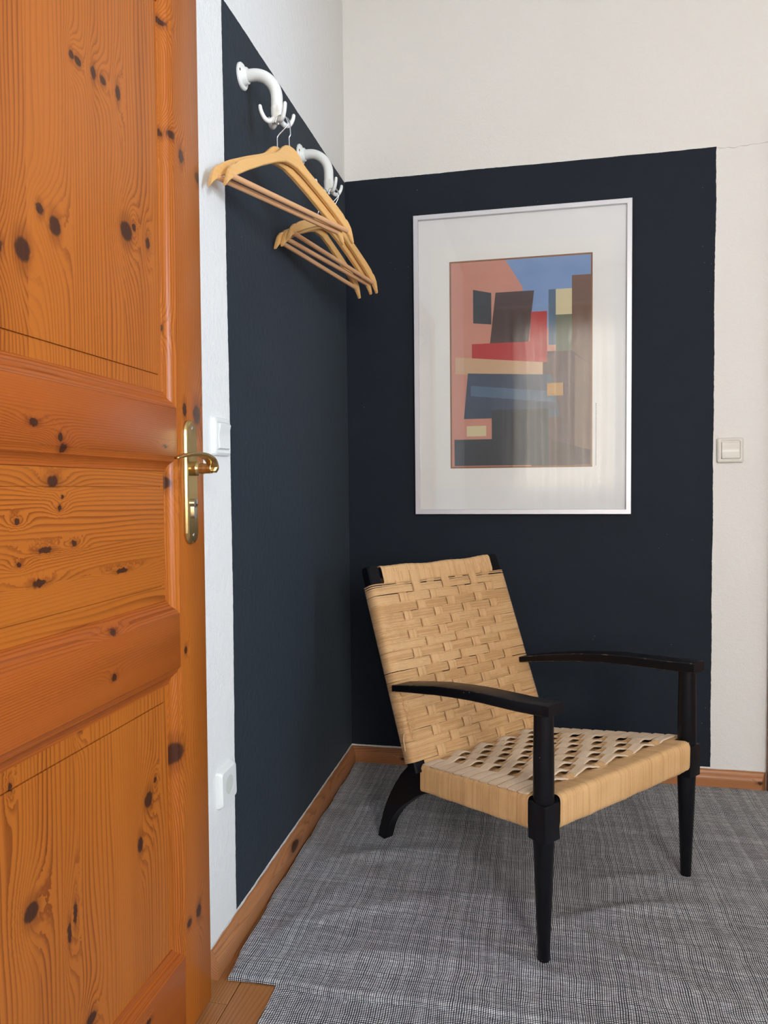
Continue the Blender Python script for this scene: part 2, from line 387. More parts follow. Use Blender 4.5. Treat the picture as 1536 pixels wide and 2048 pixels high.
# ---- windows: frames with panes
tg = NT('window_glass'); tr = tg.n('ShaderNodeBsdfTransparent'); gl = tg.n('ShaderNodeBsdfGlossy'); gl.inputs['Roughness'].default_value = 0.02
lw = tg.n('ShaderNodeFresnel'); lw.inputs[0].default_value = 1.5; mx = tg.n('ShaderNodeMixShader')
tg.t.links.new(lw.outputs[0], mx.inputs[0]); tg.t.links.new(tr.outputs[0], mx.inputs[1]); tg.t.links.new(gl.outputs[0], mx.inputs[2])
tg.t.links.new(mx.outputs[0], tg.t.nodes['Material Output'].inputs[0]); M['glass'] = tg.m
M['win_white'] = simple('window_paint', (0.8,0.8,0.78), 0.4)
def window(name, horiz, a0, a1, z0, z1, c):
    def bb(n, p0, p1, q0, q1, d0, d1, mat, par, bev=0.004):
        if horiz: return box(n, p0, p1, d0, d1, q0, q1, mat, par, bev)
        return box(n, d0, d1, p0, p1, q0, q1, mat, par, bev)
    r = bb(name, a0, a1, z0-0.03, z0, c-0.06, c+0.06, M['win_white'], None); tag(r, kind='structure')   # the sill board carries the rest
    mid = (a0+a1)/2; fw = 0.06
    for s0, s1 in ((a0, mid), (mid, a1)):
        for p in ((s0, s0+fw, z0, z1), (s1-fw, s1, z0, z1), (s0+fw, s1-fw, z0, z0+fw), (s0+fw, s1-fw, z1-fw, z1)):
            bb('sash_bar', *p, c-0.025, c+0.025, M['win_white'], r)
        bb('pane', s0+fw-.005, s1-fw+.005, z0+fw-.005, z1-fw+.005, c-0.003, c+0.003, M['glass'], r, 0)
window('window_1', False, WR[0], WR[1], WR[2], WR[3], RX+0.07)
window('window_2', True, WF[0], WF[1], WF[2], WF[3], FY-0.07)
# sheer curtain in front of the window behind the camera (seen only as a reflection in the picture glass)
tc = NT('sheer_curtain'); df = tc.n('ShaderNodeBsdfDiffuse'); df.inputs[0].default_value = rgb(.82,.8,.77)
tl = tc.n('ShaderNodeBsdfTranslucent'); tl.inputs[0].default_value = rgb(.85,.83,.79); mx = tc.n('ShaderNodeMixShader'); mx.inputs[0].default_value = 0.62
tc.t.links.new(df.outputs[0], mx.inputs[1]); tc.t.links.new(tl.outputs[0], mx.inputs[2]); tp_ = tc.n('ShaderNodeBsdfTransparent'); mx2 = tc.n('ShaderNodeMixShader'); mx2.inputs[0].default_value = 0.10
tc.t.links.new(mx.outputs[0], mx2.inputs[1]); tc.t.links.new(tp_.outputs[0], mx2.inputs[2]); tc.t.links.new(mx2.outputs[0], tc.t.nodes['Material Output'].inputs[0])
V = []; F = []; n = 220; x0, x1 = 0.35, 1.46
for j in range(9):
    zz = 0.12+2.38*j/8
    for i in range(n+1):
        tt = i/n; V.append((x0+(x1-x0)*tt, FY+0.11+0.040*math.sin(tt*2*PI*9+0.5*math.sin(j*.7+tt*9))+0.008*math.sin(tt*71), zz))
for j in range(8):
    for i in range(n): F.append((j*(n+1)+i, j*(n+1)+i+1, (j+1)*(n+1)+i+1, (j+1)*(n+1)+i))
cur = mesh_obj('curtain', V, F, tc.m, None, smooth=True)
sm = cur.modifiers.new('thickness', 'SOLIDIFY'); sm.thickness = 0.0015
tag(cur, 'sheer white curtain hanging in folds, reflected in the picture glass', 'curtain')
V, F = tube([(0.3,FY+0.11,2.52),(1.2,FY+0.11,2.52),(2.85,FY+0.11,2.52)], 0.013, 12)
rod = mesh_obj('rod', V, F, M['win_white'], cur, auto=40)
# ---- skirting boards
def skirting_profile():   # (out from wall, z)
    return [(0,0.0),(0.017,0.0),(0.0172,0.030),(0.0165,0.038),(0.0135,0.0445),(0.0115,0.047),(0.0112,0.051),(0.0085,0.058),(0.004,0.0615),(0,0.062)]
pr = skirting_profile()
rings = [[Vector((a, -1.184, b)) for a, b in pr], [Vector((a, -a, b)) for a, b in pr]]
V, F = loft(rings); o = mesh_obj('baseboard_left', V, F, M['base_a'], auto=30); tag(o, kind='structure')
rings = [[Vector((a, -a, b)) for a, b in pr], [Vector((1.381-a*0.9, -a, b)) for a, b in pr]]
V, F = loft(rings); o = mesh_obj('baseboard_back', V, F, M['base_b'], auto=30); tag(o, kind='structure')
# white filler line along the top of the skirting
M['filler'] = simple('white_filler', (0.62,0.60,0.58), 0.7, var=0.2, nscale=40)
V, F = tube([(0.001, y, 0.0622+0.0006*math.sin(y*40)) for y in [-1.183+0.02*i for i in range(60)]], [0.0012+0.0008*math.sin(i*1.7) for i in range(60)], 5)
mesh_obj('filler_bead', V, F, M['filler'], bpy.data.objects['baseboard_left'], smooth=True)
V, F = tube([(x, -0.001, 0.0622+0.0006*math.sin(x*40)) for x in [0.01+0.0232*i for i in range(60)]], [0.0010+0.0008*math.sin(i*1.7) for i in range(60)], 5)
mesh_obj('filler_bead', V, F, M['filler'], bpy.data.objects['baseboard_back'], smooth=True)
# wooden door casing at the right edge of the photograph
M['casing'] = wood('casing_wood', 'z', [], freq=140, light=(0.34,0.13,0.045), dark=(0.16,0.05,0.016))
tag(box('trim_1', 1.3825, 1.475, -0.032, 0, 0, 2.05, M['casing'], None, 0.003), kind='structure')
tag(box('trim_3', 2.290, 2.3825, -0.032, 0, 0, 2.05, M['casing'], None, 0.003), kind='structure')
tag(box('trim_4', 1.3825, 2.3825, -0.032, 0, 2.051, 2.14, M['casing'], None, 0.003), kind='structure')
d2 = tag(box('door_2', 1.4765, 2.2885, -0.014, -0.001, 0.008, 2.048, M['casing'], None, 0.002), kind='structure')
for z0, z1 in ((0.16, 0.70), (0.80, 1.05), (1.16, 1.92)):
    box('panel', 1.60, 2.165, -0.024, -0.013, z0, z1, M['casing'], d2, 0.006)
V, F = lathe([(0.0005,-0.016),(0.026,-0.016),(0.026,-0.020),(0.009,-0.022),(0.009,-0.055),(0.0005,-0.056)], 20, 'y', (2.235, 0, 1.05)); mesh_obj('door_knob', V, F, M['brass'], d2, auto=35)
# door lining inside the opening
bm = bmesh.new()
bm_box(bm, -0.14, 0.001, DO1-0.028, DO1, 0, DOZ); bm_box(bm, -0.14, 0.001, DO0, DO0+0.028, 0, DOZ); bm_box(bm, -0.14, 0.001, DO0+0.028, DO1-0.028, DOZ-0.028, DOZ)
tag(bm_obj('trim_2', bm, M['casing']), kind='structure')

# ================================================================== panelled pine door (leaf in front of its lining)
# all door meshes are modelled in one space; a tiny lean as in the photograph
FX = 0.0325; BX = 0.003
DY0, DY1, DZ0, DZ1 = -2.125, -1.231, 0.008, 1.985
door = box('door_1', BX, 0.012, DY0+0.05, DY1-0.05, DZ0+0.05, DZ1-0.05, M['pine_rail'])   # solid core, hidden behind the panels
tag(door, kind='structure')
lean = Matrix.Translation((0, -1.231, 1.0)) @ Matrix.Rotation(-0.0150, 4, 'X') @ Matrix.Translation((0, 1.231, -1.0))
door.matrix_world = lean
SI, SO = -1.337, -2.020                        # inner edges of far and near stile faces
RZ = [(1.152,1.067),(0.786,0.691)]             # rail faces  top,bottom
PB = 0.160; PT = 1.872                         # bottom rail top, top rail bottom
def dbox(name, x0, x1, y0, y1, z0, z1, mat, par=door, bev=0.0025): return box(name, x0, x1, y0, y1, z0, z1, mat, par, bev, 2)
dbox('stile', BX, FX, SI, DY1, DZ0, DZ1, M['pine_stile'], bev=0.0035)
dbox('stile', BX, FX, DY0, SO, DZ0, DZ1, M['pine_stile'], bev=0.0035)
for z1, z0 in [(DZ1, PT)]+RZ+[(PB, DZ0)]:
    dbox('rail', BX, FX-0.0002, SO+0.0003, SI-0.0003, z0, z1, M['pine_rail'], bev=0.0006)
mold = [(0.0, 0.0), (0.0025, 0.0042), (0.0034, 0.0095), (0.0062, 0.0115), (0.0100, 0.0165), (0.0115, 0.0225), (0.0112, 0.0265), (0.0135, 0.0275)]   # (depth, inward)
def moulding(y0, y1, z0, z1):
    def corner(i, dep, ins):
        y = (y0+ins, y1-ins)[i in (1, 2)]; z = (z0+ins, z1-ins)[i in (2, 3)]
        return Vector((FX-dep, y, z))
    for i in range(4):
        k = (i+1) % 4
        A = [corner(i, a, b) for a, b in mold]; B = [corner(k, a, b) for a, b in mold]
        A.append(A[-1]*1+Vector((-0.004,0,0))); B.append(B[-1]+Vector((-0.004,0,0)))
        A.append(Vector((BX+0.01, A[0].y, A[0].z))); B.append(Vector((BX+0.01, B[0].y, B[0].z)))
        V, F = loft([A, B])
        mesh_obj('moulding', V, F, M['pine_rail'] if i in (0, 2) else M['pine_stile'], door, auto=25)
def panel(nm, z0, z1, cuts, vertical, mat, gy=0.040, gz=0.035):
    """recessed panel of glued boards with a scored line round the field; z0,z1 are the rail faces"""
    y0, y1 = SO, SI
    moulding(y0, y1, z0, z1)
    i = 0.0268; a0, a1, b0, b1 = y0+i, y1-i, z0+i, z1-i
    xr, xf = FX-0.0135, FX-0.0122          # border face, field face (field slightly proud behind a scored groove)
    pan = dbox('panel', BX+0.006, xr-0.004, a0, a1, b0, b1, mat, bev=0)
    pan['label'] = nm
    if vertical:
        cs = [a0]+[c for c in cuts if a0 < c < a1]+[a1]
        st = [(cs[k], cs[k+1], b0, b1) for k in range(len(cs)-1)]
    else:
        cs = [b0]+[c for c in cuts if b0 < c < b1]+[b1]
        st = [(a0, a1, cs[k], cs[k+1]) for k in range(len(cs)-1)]
    f = 0.0125; g = 0.0016
    ys = [a0+f, a0+f+g, a1-f-g, a1-f]; zs = [b0+f+0.014, b0+f+0.014+g, b1-f-0.014-g, b1-f-0.014]
    def hgt(y, z):
        inside = ys[1] <= y <= ys[2] and zs[1] <= z <= zs[2]
        return xf if inside else xr
    for sy0, sy1, sz0, sz1 in st:
        Y = sorted({sy0, sy1}|{q for q in ys if sy0 < q < sy1}); Z = sorted({sz0, sz1}|{q for q in zs if sz0 < q < sz1})
        bm = bmesh.new(); grid = {}
        def cell(yc, zc):
            ring_y = ys[0] <= yc <= ys[3]; ring_z = zs[0] <= zc <= zs[3]
            inn = ys[1] <= yc <= ys[2] and zs[1] <= zc <= zs[2]
            if inn: return xf
            return xr-0.0022 if (ring_y and ring_z) else xr
        cells = []
        for p in range(len(Y)-1):
            for q in range(len(Z)-1):
                cells.append((Y[p], Y[p+1], Z[q], Z[q+1], cell((Y[p]+Y[p+1])/2, (Z[q]+Z[q+1])/2)))
        for (c0, c1, d0, d1, xx) in cells:
            bm_box(bm, xr-0.0045, xx, c0, c1, d0, d1)
        bm_obj('stave', bm, mat, pan)
panel('upper pine panel of vertical glued boards', RZ[0][0], PT, [-1.90, -1.805, -1.708, -1.608, -1.481, -1.40], True, M['pine_upper'])
panel('middle pine panel of horizontal glued boards', RZ[1][0], RZ[0][1], [0.884, 0.927], False, M['pine_mid'])
panel('lower pine panel of vertical glued boards', PB, RZ[1][1], [-1.90, -1.82, -1.714, -1.628, -1.54, -1.46, -1.422], True, M['pine_lower'])
# ---- handle set
def stadium(cy, z0, z1, r, x, n=10):
    pts = []
    for k in range(n+1):
        a = PI*k/n; pts.append(Vector((x, cy+r*math.cos(a), z1-r+r*math.sin(a))))
    for k in range(n+1):
        a = PI+PI*k/n; pts.append(Vector((x, cy+r*math.cos(a), z0+r+r*math.sin(a))))
    return pts
HY, HZ = -1.2955, 1.046
rings = [stadium(HY, 0.907, 1.135, 0.0225, FX-0.001), stadium(HY, 0.907, 1.135, 0.0225, FX+0.004), stadium(HY, 0.909, 1.133, 0.0205, FX+0.0075), stadium(HY, 0.912, 1.130, 0.0175, FX+0.009)]
V, F = loft(rings); plate = mesh_obj('handle_plate', V, F, M['brass'], door, auto=25); plate['label'] = 'long aged brass plate with rounded ends'
for zz in (1.119, 0.924):
    V, F = lathe([(0.0005,-0.001),(0.0042,-0.001),(0.0042,0.0006),(0.0028,0.0016),(0.0005,0.0016)], 16, 'x', (FX+0.009, HY, zz))
    sc = mesh_obj('screw', V, F, M['steel'], plate, auto=30)
V, F = lathe([(0.0005,0),(0.0130,0),(0.0130,0.010),(0.0112,0.012),(0.0098,0.016),(0.0105,0.020),(0.0095,0.024),(0.0095,0.034),(0.0005,0.034)], 24, 'x', (FX+0.009, HY, HZ))
mesh_obj('handle_neck', V, F, M['brass'], door, auto=35)
# lever: an arched grip, its tip (far side) bending down
lp = bez([(0.0775, -1.2925, 1.0395), (0.0785, -1.2905, 1.0500), (0.0790, -1.3020, 1.0620), (0.0790, -1.3300, 1.0685), (0.0780, -1.3650, 1.0690), (0.0765, -1.4000, 1.0650), (0.0750, -1.4230, 1.0600)], 8)
pts, T, N = frames(lp); rings = []
for i, (q, tt) in enumerate(zip(pts, T)):
    s = i/(len(pts)-1)
    wx = interp(s, [0,.1,.4,.8,1], [0.0085,.0110,.0105,.0085,.0040]); wz = interp(s, [0,.12,.4,.8,1], [0.0060,.0062,.0050,.0036,.0020])
    ex = Vector((1,0,0)); ez = tt.cross(ex).normalized()
    rings.append([q+ex*wx*math.copysign(abs(math.cos(a))**.7, math.cos(a))+ez*wz*math.copysign(abs(math.sin(a))**.7, math.sin(a)) for a in [2*PI*k/14 for k in range(14)]])
V, F = loft(rings); lever = mesh_obj('lever', V, F, M['brass'], door, smooth=True); lever['label'] = 'arched brass lever grip'
V, F = lathe([(0.0092,0.034),(0.0090,0.046),(0.0080,0.047)], 20, 'x', (FX, HY, HZ)); mesh_obj('lever_root', V, F, M['brass'], door, auto=40)
# profile cylinder
rings = [stadium(HY, 0.955, 0.988, 0.0052, FX+0.0075), stadium(HY, 0.955, 0.988, 0.0052, FX+0.0125)]
V, F = loft(rings); cyl = mesh_obj('lock_cylinder', V, F, M['steel'], door, auto=30); cyl['label'] = 'small steel lock cylinder'
V, F = lathe([(0.0005,0),(0.0082,0),(0.0082,0.0066),(0.0070,0.0072),(0.0005,0.0072)], 20, 'x', (FX+0.0075, HY, 0.983))
mesh_obj('cylinder_core', V, F, M['steel'], cyl, auto=30)
box('key_slot', FX+0.0145, FX+0.0149, HY-0.0008, HY+0.0008, 0.978, 0.988, M['dark_gap'], cyl)

# ================================================================== switches and socket
def plate_rings(levels):
    def ray(s, r, a):
        c, d = math.cos(a), math.sin(a); k = s/max(abs(c), abs(d)); x, y = c*k, d*k
        lo, hi = 0.0, 1.5*s
        for _ in range(40):
            m_ = (lo+hi)/2; x, y = abs(c*m_), abs(d*m_)
            qx, qy = max(x-(s-r), 0), max(y-(s-r), 0)
            if math.hypot(qx, qy) <= r and x <= s and y <= s: lo = m_
            else: hi = m_
        return Vector((c*lo, d*lo, 0))
    return [[ray(s, r, 2*PI*k/64+PI/64)+Vector((0,0,h)) for k in range(64)] for s, r, h in levels]
def make_switch(name, mat, size=0.0405):
    root = empty(name)
    R = plate_rings([(size,.006,0),(size,.006,.004),(size-.002,.006,.0085),(size-.0065,.005,.0105),(size-.0105,.004,.0098),(size-.0110,.004,.0065),(.027,.002,.0065)])
    V, F = loft(R); mesh_obj('frame', V, F, mat, root, auto=30)
    hw = 0.0268
    prof = [(-hw, .0105), (-hw+.0025, .0135), (-.006, .0124), (0.0, .0118), (.006, .0124), (hw-.0025, .0165), (hw, .0150)]   # rocker, one end proud
    rings = []
    for xx, dz in ((-hw,-.0012), (-hw+.0015,0), (hw-.0015,0), (hw,-.0012)):
        rings.append([Vector((xx, -hw, .005))]+[Vector((xx, y, h+dz)) for y, h in prof]+[Vector((xx, hw, .005))])
    V, F = loft(rings); mesh_obj('rocker', V, F, mat, root, auto=25)
    return root
sw = make_switch('light_switch', M['white_plastic'])
sw.matrix_world = Matrix.Translation((0, -1.0865, 1.117)) @ Matrix(((0,0,1,0),(1,0,0,0),(0,1,0,0),(0,0,0,1)))
tag(sw, 'white rocker light switch beside the brass door handle', 'light switch', 'rocker light switches')
sw2 = make_switch('light_switch', M['cream_plastic'])
sw2.matrix_world = Matrix.Translation((1.262, 0, 1.103)) @ Matrix(((1,0,0,0),(0,0,-1,0),(0,1,0,0),(0,0,0,1))) @ Matrix.Rotation(0.012, 4, 'Z') @ Matrix.Rotation(PI, 4, 'Z')
tag(sw2, 'cream rocker light switch at the right edge of the dark field, near the picture', 'light switch', 'rocker light switches')
so = empty('power_socket')
R = plate_rings([(.0405,.007,0),(.0405,.007,.004),(.0385,.007,.010),(.0350,.006,.0135)])
n = len(R[0])
# front face with a round hole
hole = []
for q in R[-1]:
    a = math.atan2(q.y, q.x); hole.append(Vector((0.0198*math.cos(a), 0.0198*math.sin(a), .0135)))
V, F = loft(R+[hole], cap=False); mesh_obj('cover_plate', V, F, M['white_plastic'], so, auto=30)
V, F = lathe([(0.0205,.0132),(0.0195,.0136),(0.0190,.0128),(0.0186,-.003),(0.0005,-.003)], 32, 'z'); mesh_obj('recess', V, F, M['recess'], so, auto=40)
for s in (-1, 1):
    V, F = lathe([(0.0005,-.0029),(0.0026,-.0029),(0.0026,-.0024),(0.0005,-.0024)], 12, 'z', (s*0.0095, 0, 0)); mesh_obj('pin_hole', V, F, M['dark_gap'], so)
    box('earth_clip', -0.0035, 0.0035, s*0.0178-.0012, s*0.0178+.0012, -0.003, .0115, M['steel'], so, 0.0005)
so.matrix_world = Matrix.Translation((0, -1.0985, 0.374)) @ Matrix(((0,0,1,0),(1,0,0,0),(0,1,0,0),(0,0,0,1))) @ Matrix.Rotation(0.03, 4, 'Z')
tag(so, 'white wall power socket low on the wall above the skirting', 'power socket')

# ================================================================== rugs
def rug_mat():
    t = NT('black_white_weave'); v, x, y, z = t.obj()
    nn = t.n('ShaderNodeTexNoise'); t.put(nn.inputs['Vector'], v); nn.inputs['Scale'].default_value = 9; nn.inputs['Detail'].default_value = 3
    sp = t.n('ShaderNodeSeparateXYZ'); t.put(sp.inputs[0], nn.outputs['Color'])
    oi = t.n('ShaderNodeObjectInfo')
    xx = t.math('ADD', t.math('ADD', x, oi.outputs['Random']), t.math('MULTIPLY', sp.outputs[0], 0.016)); yy = t.math('ADD', t.math('ADD', y, t.math('MULTIPLY', z, 1.3)), t.math('MULTIPLY', sp.outputs[1], 0.020))
    # thread thickness varies from thread to thread
    px, py = 0.0044, 0.0044
    ix = t.math('FLOOR', t.math('DIVIDE', xx, px)); iy = t.math('FLOOR', t.math('DIVIDE', yy, py))
    wx = t.n('ShaderNodeTexWhiteNoise', noise_dimensions='1D'); t.put(wx.inputs['W'], ix)
    wy = t.n('ShaderNodeTexWhiteNoise', noise_dimensions='1D'); t.put(wy.inputs['W'], t.math('ADD', iy, 77.3))
    sx = t.math('SINE', t.math('MULTIPLY', xx, 2*PI/px)); sy = t.math('SINE', t.math('MULTIPLY', yy, 2*PI/py))
    brk = t.noise(v, 70, 3, 0.7)
    mx_ = t.smooth(t.math('ADD', sx, t.math('MULTIPLY_ADD', t.math('ADD', t.math('MULTIPLY', wx.outputs[0], 0.6), t.math('MULTIPLY', brk, 0.9)), 1.0, -0.37)), -0.25, 0.35)
    my_ = t.smooth(t.math('ADD', sy, t.math('MULTIPLY_ADD', t.math('ADD', t.math('MULTIPLY', wy.outputs[0], 0.6), t.math('MULTIPLY', brk, 0.9)), 1.0, -0.37)), -0.25, 0.35)
    wmask = t.math('MULTIPLY', mx_, my_)
    cloud = t.noise(v, 6, 3)
    white = t.mix(cloud, rgb(0.76,0.77,0.79), rgb(0.90,0.91,0.93))
    col = t.mix(wmask, rgb(0.020,0.022,0.032), white)
    return t.base(col, 0.9, spec=0.15, sheen=0.1, normal=t.bump(wmask, 0.6, 0.0015))
M['rug'] = rug_mat()
FEET = [(0.671,-1.002), (1.029,-0.593), (0.235,-0.540), (0.53,-0.21)]
def wrinkle(x, y, amp=1.0):
    h = 0
    for (cx, cy, ang, ln, wd, a) in [(0.80,-0.94,2.5,0.26,0.022,.0065),(0.88,-0.78,0.35,0.20,0.022,.0065),(0.95,-0.62,0.2,0.18,0.02,.004),(0.60,-1.02,2.75,0.18,0.018,.006),(0.28,-0.62,0.3,0.2,0.025,.005),(0.35,-1.05,0.15,0.24,0.022,.004),(1.18,-0.95,2.7,0.22,0.03,.004),(0.5,-0.80,0.1,0.22,0.03,.004),(0.12,-0.95,1.2,0.18,0.02,.003),(0.98,-0.92,2.6,0.16,0.02,.004),(0.25,-0.9,0.5,0.18,0.02,.0035),(0.18,-0.3,0.9,0.2,0.03,.004),(1.25,-0.5,0.1,0.25,0.03,.004)]:
        dx, dy = x-cx, y-cy; l = dx*math.cos(ang)+dy*math.sin(ang); c = -dx*math.sin(ang)+dy*math.cos(ang)+0.12*l*l/ln
        h += a*math.exp(-(l/ln)**2-(c/wd)**2)
    nz = mnoise.noise((x*9, y*9, 1.3))*0.0016+mnoise.noise((x*22, y*26, 4.1))*0.0007
    h = (h*1.7+nz*1.5+0.0018)*amp
    k = 1.0
    for fx, fy in FEET: k = min(k, min(1, math.hypot(x-fx, y-fy)/0.06))
    return max(0, h*k)
def rug(name, x0, x1, y0, y1, nx, ny, z, edge, label, amp, th=0.0030, hm=0.0024):
    top = []; bot = []
    for j in range(ny+1):
        for i in range(nx+1):
            s, q = i/nx, j/ny
            xx = x0+(x1-x0)*s; yy = y0+(y1-y0)*q
            dx, dy = edge(xx, yy, s, q); xx += dx; yy += dy
            b = min(s*(x1-x0), q*(y1-y0), (1-q)*(y1-y0))
            roll = 0.0
            hh = wrinkle(xx, yy, amp)*min(1, b/0.05+0.25)+amp*min(1, b/.004)*(1-q)**14*0.003*(1+math.sin(xx*23+1)*.7)
            hem = hm if b < 0.024 else hm*max(0, 1-(b-0.024)/0.007)
            top.append((xx, yy, z+th+hh+hem)); bot.append((xx, yy, z))
    N = len(top); V = top+bot; F = []
    for j in range(ny):
        for i in range(nx):
            a = j*(nx+1)+i; F.append((a, a+1, a+nx+2, a+nx+1)); F.append((N+a, N+a+nx+1, N+a+nx+2, N+a+1))
    rim = [i for i in range(nx+1)]+[j*(nx+1)+nx for j in range(1, ny+1)]+[ny*(nx+1)+i for i in range(nx-1, -1, -1)]+[j*(nx+1) for j in range(ny-1, 0, -1)]
    for k in range(len(rim)):
        a, b = rim[k], rim[(k+1) % len(rim)]; F.append((a, N+a, N+b, b))
    o = mesh_obj(name, V, F, M['rug'], None, auto=50)
    return tag(o, label, 'rug', 'black and white woven rugs')
def e_top(x, y, s, q):
    dx = (1-s)**6*(interp(y, [-1.19,-1.1,-0.9,-0.5,0], [0.012,0.006,0.0,-0.003,-0.004])+0.002*math.sin(y*31))
    dy = (1-q)**6*(interp(x, [0.02,0.14,0.30,0.45,0.7,1.0], [0.003,0.004,-0.004,0.002,0.002,0.0])+0.003*math.sin(x*17))
    return dx, dy
rug('rug', 0.025, 1.95, -1.187, -0.0185, 240, 170, 0.0024, e_top, 'black and white woven rug under the armchair, lapping over another rug', 1.0)
rug('rug', 0.139, 1.90, -2.30, -1.06, 120, 90, 0.0002, lambda x, y, s, q: ((1-s)**8*0.003*math.sin(y*19), 0), 'black and white woven rug tucked under the front edge of the other', 0.0, 0.0019, 0.0)

# ================================================================== framed picture
PX0, PX1, PZ0, PZ1 = 0.2441, 0.9581, 0.8991, 1.9166
pic = empty('framed_picture', ((PX0+PX1)/2, 0, PZ0))
def P(x, y, z): return Vector((x-(PX0+PX1)/2, y, z-PZ0))
fwid = 0.0165
prof = [(0,-0.0005),(0,-0.022),(0.0012,-0.0232),(fwid-0.0012,-0.0232),(fwid,-0.022),(fwid,-0.010),(fwid,-0.0005)]
cs = [(PX0,PZ0,1,1),(PX1,PZ0,-1,1),(PX1,PZ1,-1,-1),(PX0,PZ1,1,-1)]
for i in range(4):
    a, b = cs[i], cs[(i+1) % 4]
    V, F = loft([[P(a[0]+a[2]*s, y, a[1]+a[3]*s) for s, y in prof], [P(b[0]+b[2]*s, y, b[1]+b[3]*s) for s, y in prof]])
    mesh_obj('frame_bar', V, F, M['alu'], pic, auto=25)
def slab(name, x0, x1, z0, z1, y0, y1, mat, par=pic):
    bm = bmesh.new(); a, b = P(x0, y0, z0), P(x1, y1, z1); bm_box(bm, a.x, b.x, min(a.y,b.y), max(a.y,b.y), a.z, b.z)
    return bm_obj(name, bm, mat, par)
slab('backing_board', PX0+0.010, PX1-0.010, PZ0+0.010, PZ1-0.010, -0.004, -0.0105, M['backing'])
poster = slab('poster_sheet', 0.3030, 0.8975, 0.9900, 1.8060, -0.0106, -0.0114, M['paper'])
# printed sheet: a plain abstract composition of colour fields (stand-in for the art print)
AX0, AX1, AZ0, AZ1 = 0.3660, 0.8360, 1.0560, 1.7560
def inkmat(name, a, b, sc=9):
    t = NT(name); v, x, y, z = t.obj()
    return t.base(t.mix(t.noise(v, sc, 4, 0.6), rgb(*a), rgb(*b)), 0.55, spec=0.3)
INK = [('ochre_border',(0.30,0.13,0.035),(0.22,0.075,0.03)), ('pink_ink',(0.66,0.30,0.22),(0.58,0.25,0.19)), ('blue_ink',(0.16,0.28,0.55),(0.26,0.38,0.62)),
       ('brown_ink',(0.20,0.095,0.055),(0.14,0.07,0.05)), ('plum_ink',(0.11,0.045,0.045),(0.075,0.035,0.045)), ('red_ink',(0.55,0.03,0.03),(0.42,0.02,0.025)),
       ('maroon_ink',(0.085,0.035,0.03),(0.05,0.025,0.025)), ('navy_ink',(0.035,0.05,0.095),(0.06,0.085,0.14)), ('slate_ink',(0.03,0.033,0.042),(0.045,0.048,0.06)),
       ('cream_ink',(0.70,0.62,0.38),(0.64,0.56,0.34)), ('olive_ink',(0.16,0.17,0.10),(0.12,0.14,0.10)), ('sand_ink',(0.66,0.44,0.27),(0.58,0.37,0.22)), ('gold_ink',(0.55,0.30,0.06),(0.45,0.22,0.05)), ('teal_blue_ink',(0.07,0.12,0.21),(0.11,0.18,0.27))]
inks = [inkmat(*k) for k in INK]; ik = {k[0]: i for i, k in enumerate(INK)}
bm = bmesh.new(); lay = [0]
def ink(poly, name):
    lay[0] += 1; y = -0.0114-0.0001*lay[0]
    vs = [bm.verts.new(P(AX0+(AX1-AX0)*a, y, AZ0+(AZ1-AZ0)*b)) for a, b in poly]
    f = bm.faces.new(vs); f.material_index = ik[name]; f.normal_update()
    if f.normal.y > 0: f.normal_flip()
ink([(0,0),(1,0),(1,1),(0,1)], 'ochre_border')
e = 0.012; f = 0.008
ink([(e,f),(1-e,f),(1-e,1-f),(e,1-f)], 'pink_ink')
ink([(.40,1-f),(1-e,1-f),(1-e,.66),(.52,.66),(.52,.86)], 'blue_ink')
ink([(.86,.90),(1-e,.90),(1-e,.45),(.86,.52)], 'brown_ink')
ink([(.70,.58),(.75,.58),(.75,.84),(.70,.84)], 'teal_blue_ink')
ink([(.75,.84),(.86,.84),(.86,.72),(.75,.72)], 'cream_ink')
ink([(.75,.55),(.86,.55),(.86,.72),(.75,.72)], 'olive_ink')
ink([(.58,f),(1-e,f),(1-e,.48),(.86,.55),(.58,.55)], 'plum_ink')
ink([(.88,f),(1-e,f),(1-e,.48),(.88,.53)], 'brown_ink')
ink([(.17,.70),(.30,.69),(.30,.84),(.17,.86)], 'slate_ink')
ink([(.29,.60),(.56,.60),(.60,.84),(.33,.84)], 'maroon_ink')
ink([(.56,.50),(.69,.50),(.69,.74),(.58,.74)], 'red_ink')
ink([(.16,.53),(.62,.50),(.62,.60),(.16,.60)], 'red_ink')
ink([(.04,.46),(.66,.42),(.66,.50),(.04,.54)], 'sand_ink')
ink([(.10,.24),(.78,.24),(.72,.44),(.13,.46)], 'navy_ink')
ink([(.15,.35),(.74,.31),(.735,.36),(.15,.40)], 'teal_blue_ink')
ink([(.69,.34),(.80,.34),(.80,.40),(.69,.40)], 'gold_ink')
ink([(.03,.012),(.70,.012),(.70,.28),(.30,.28),(.30,.14),(.03,.14)], 'slate_ink')
ink([(.12,.155),(.26,.155),(.26,.205),(.12,.205)], 'cream_ink')
ink([(.72,.012),(1-e,.012),(1-e,.08),(.72,.13)], 'maroon_ink')
me = bpy.data.meshes.new('art_print'); bm.to_mesh(me); bm.free()
pr_ = finish('art_print', me, inks, poster); pr_['label'] = 'printed abstract fields of pink, red, blue and dark navy'
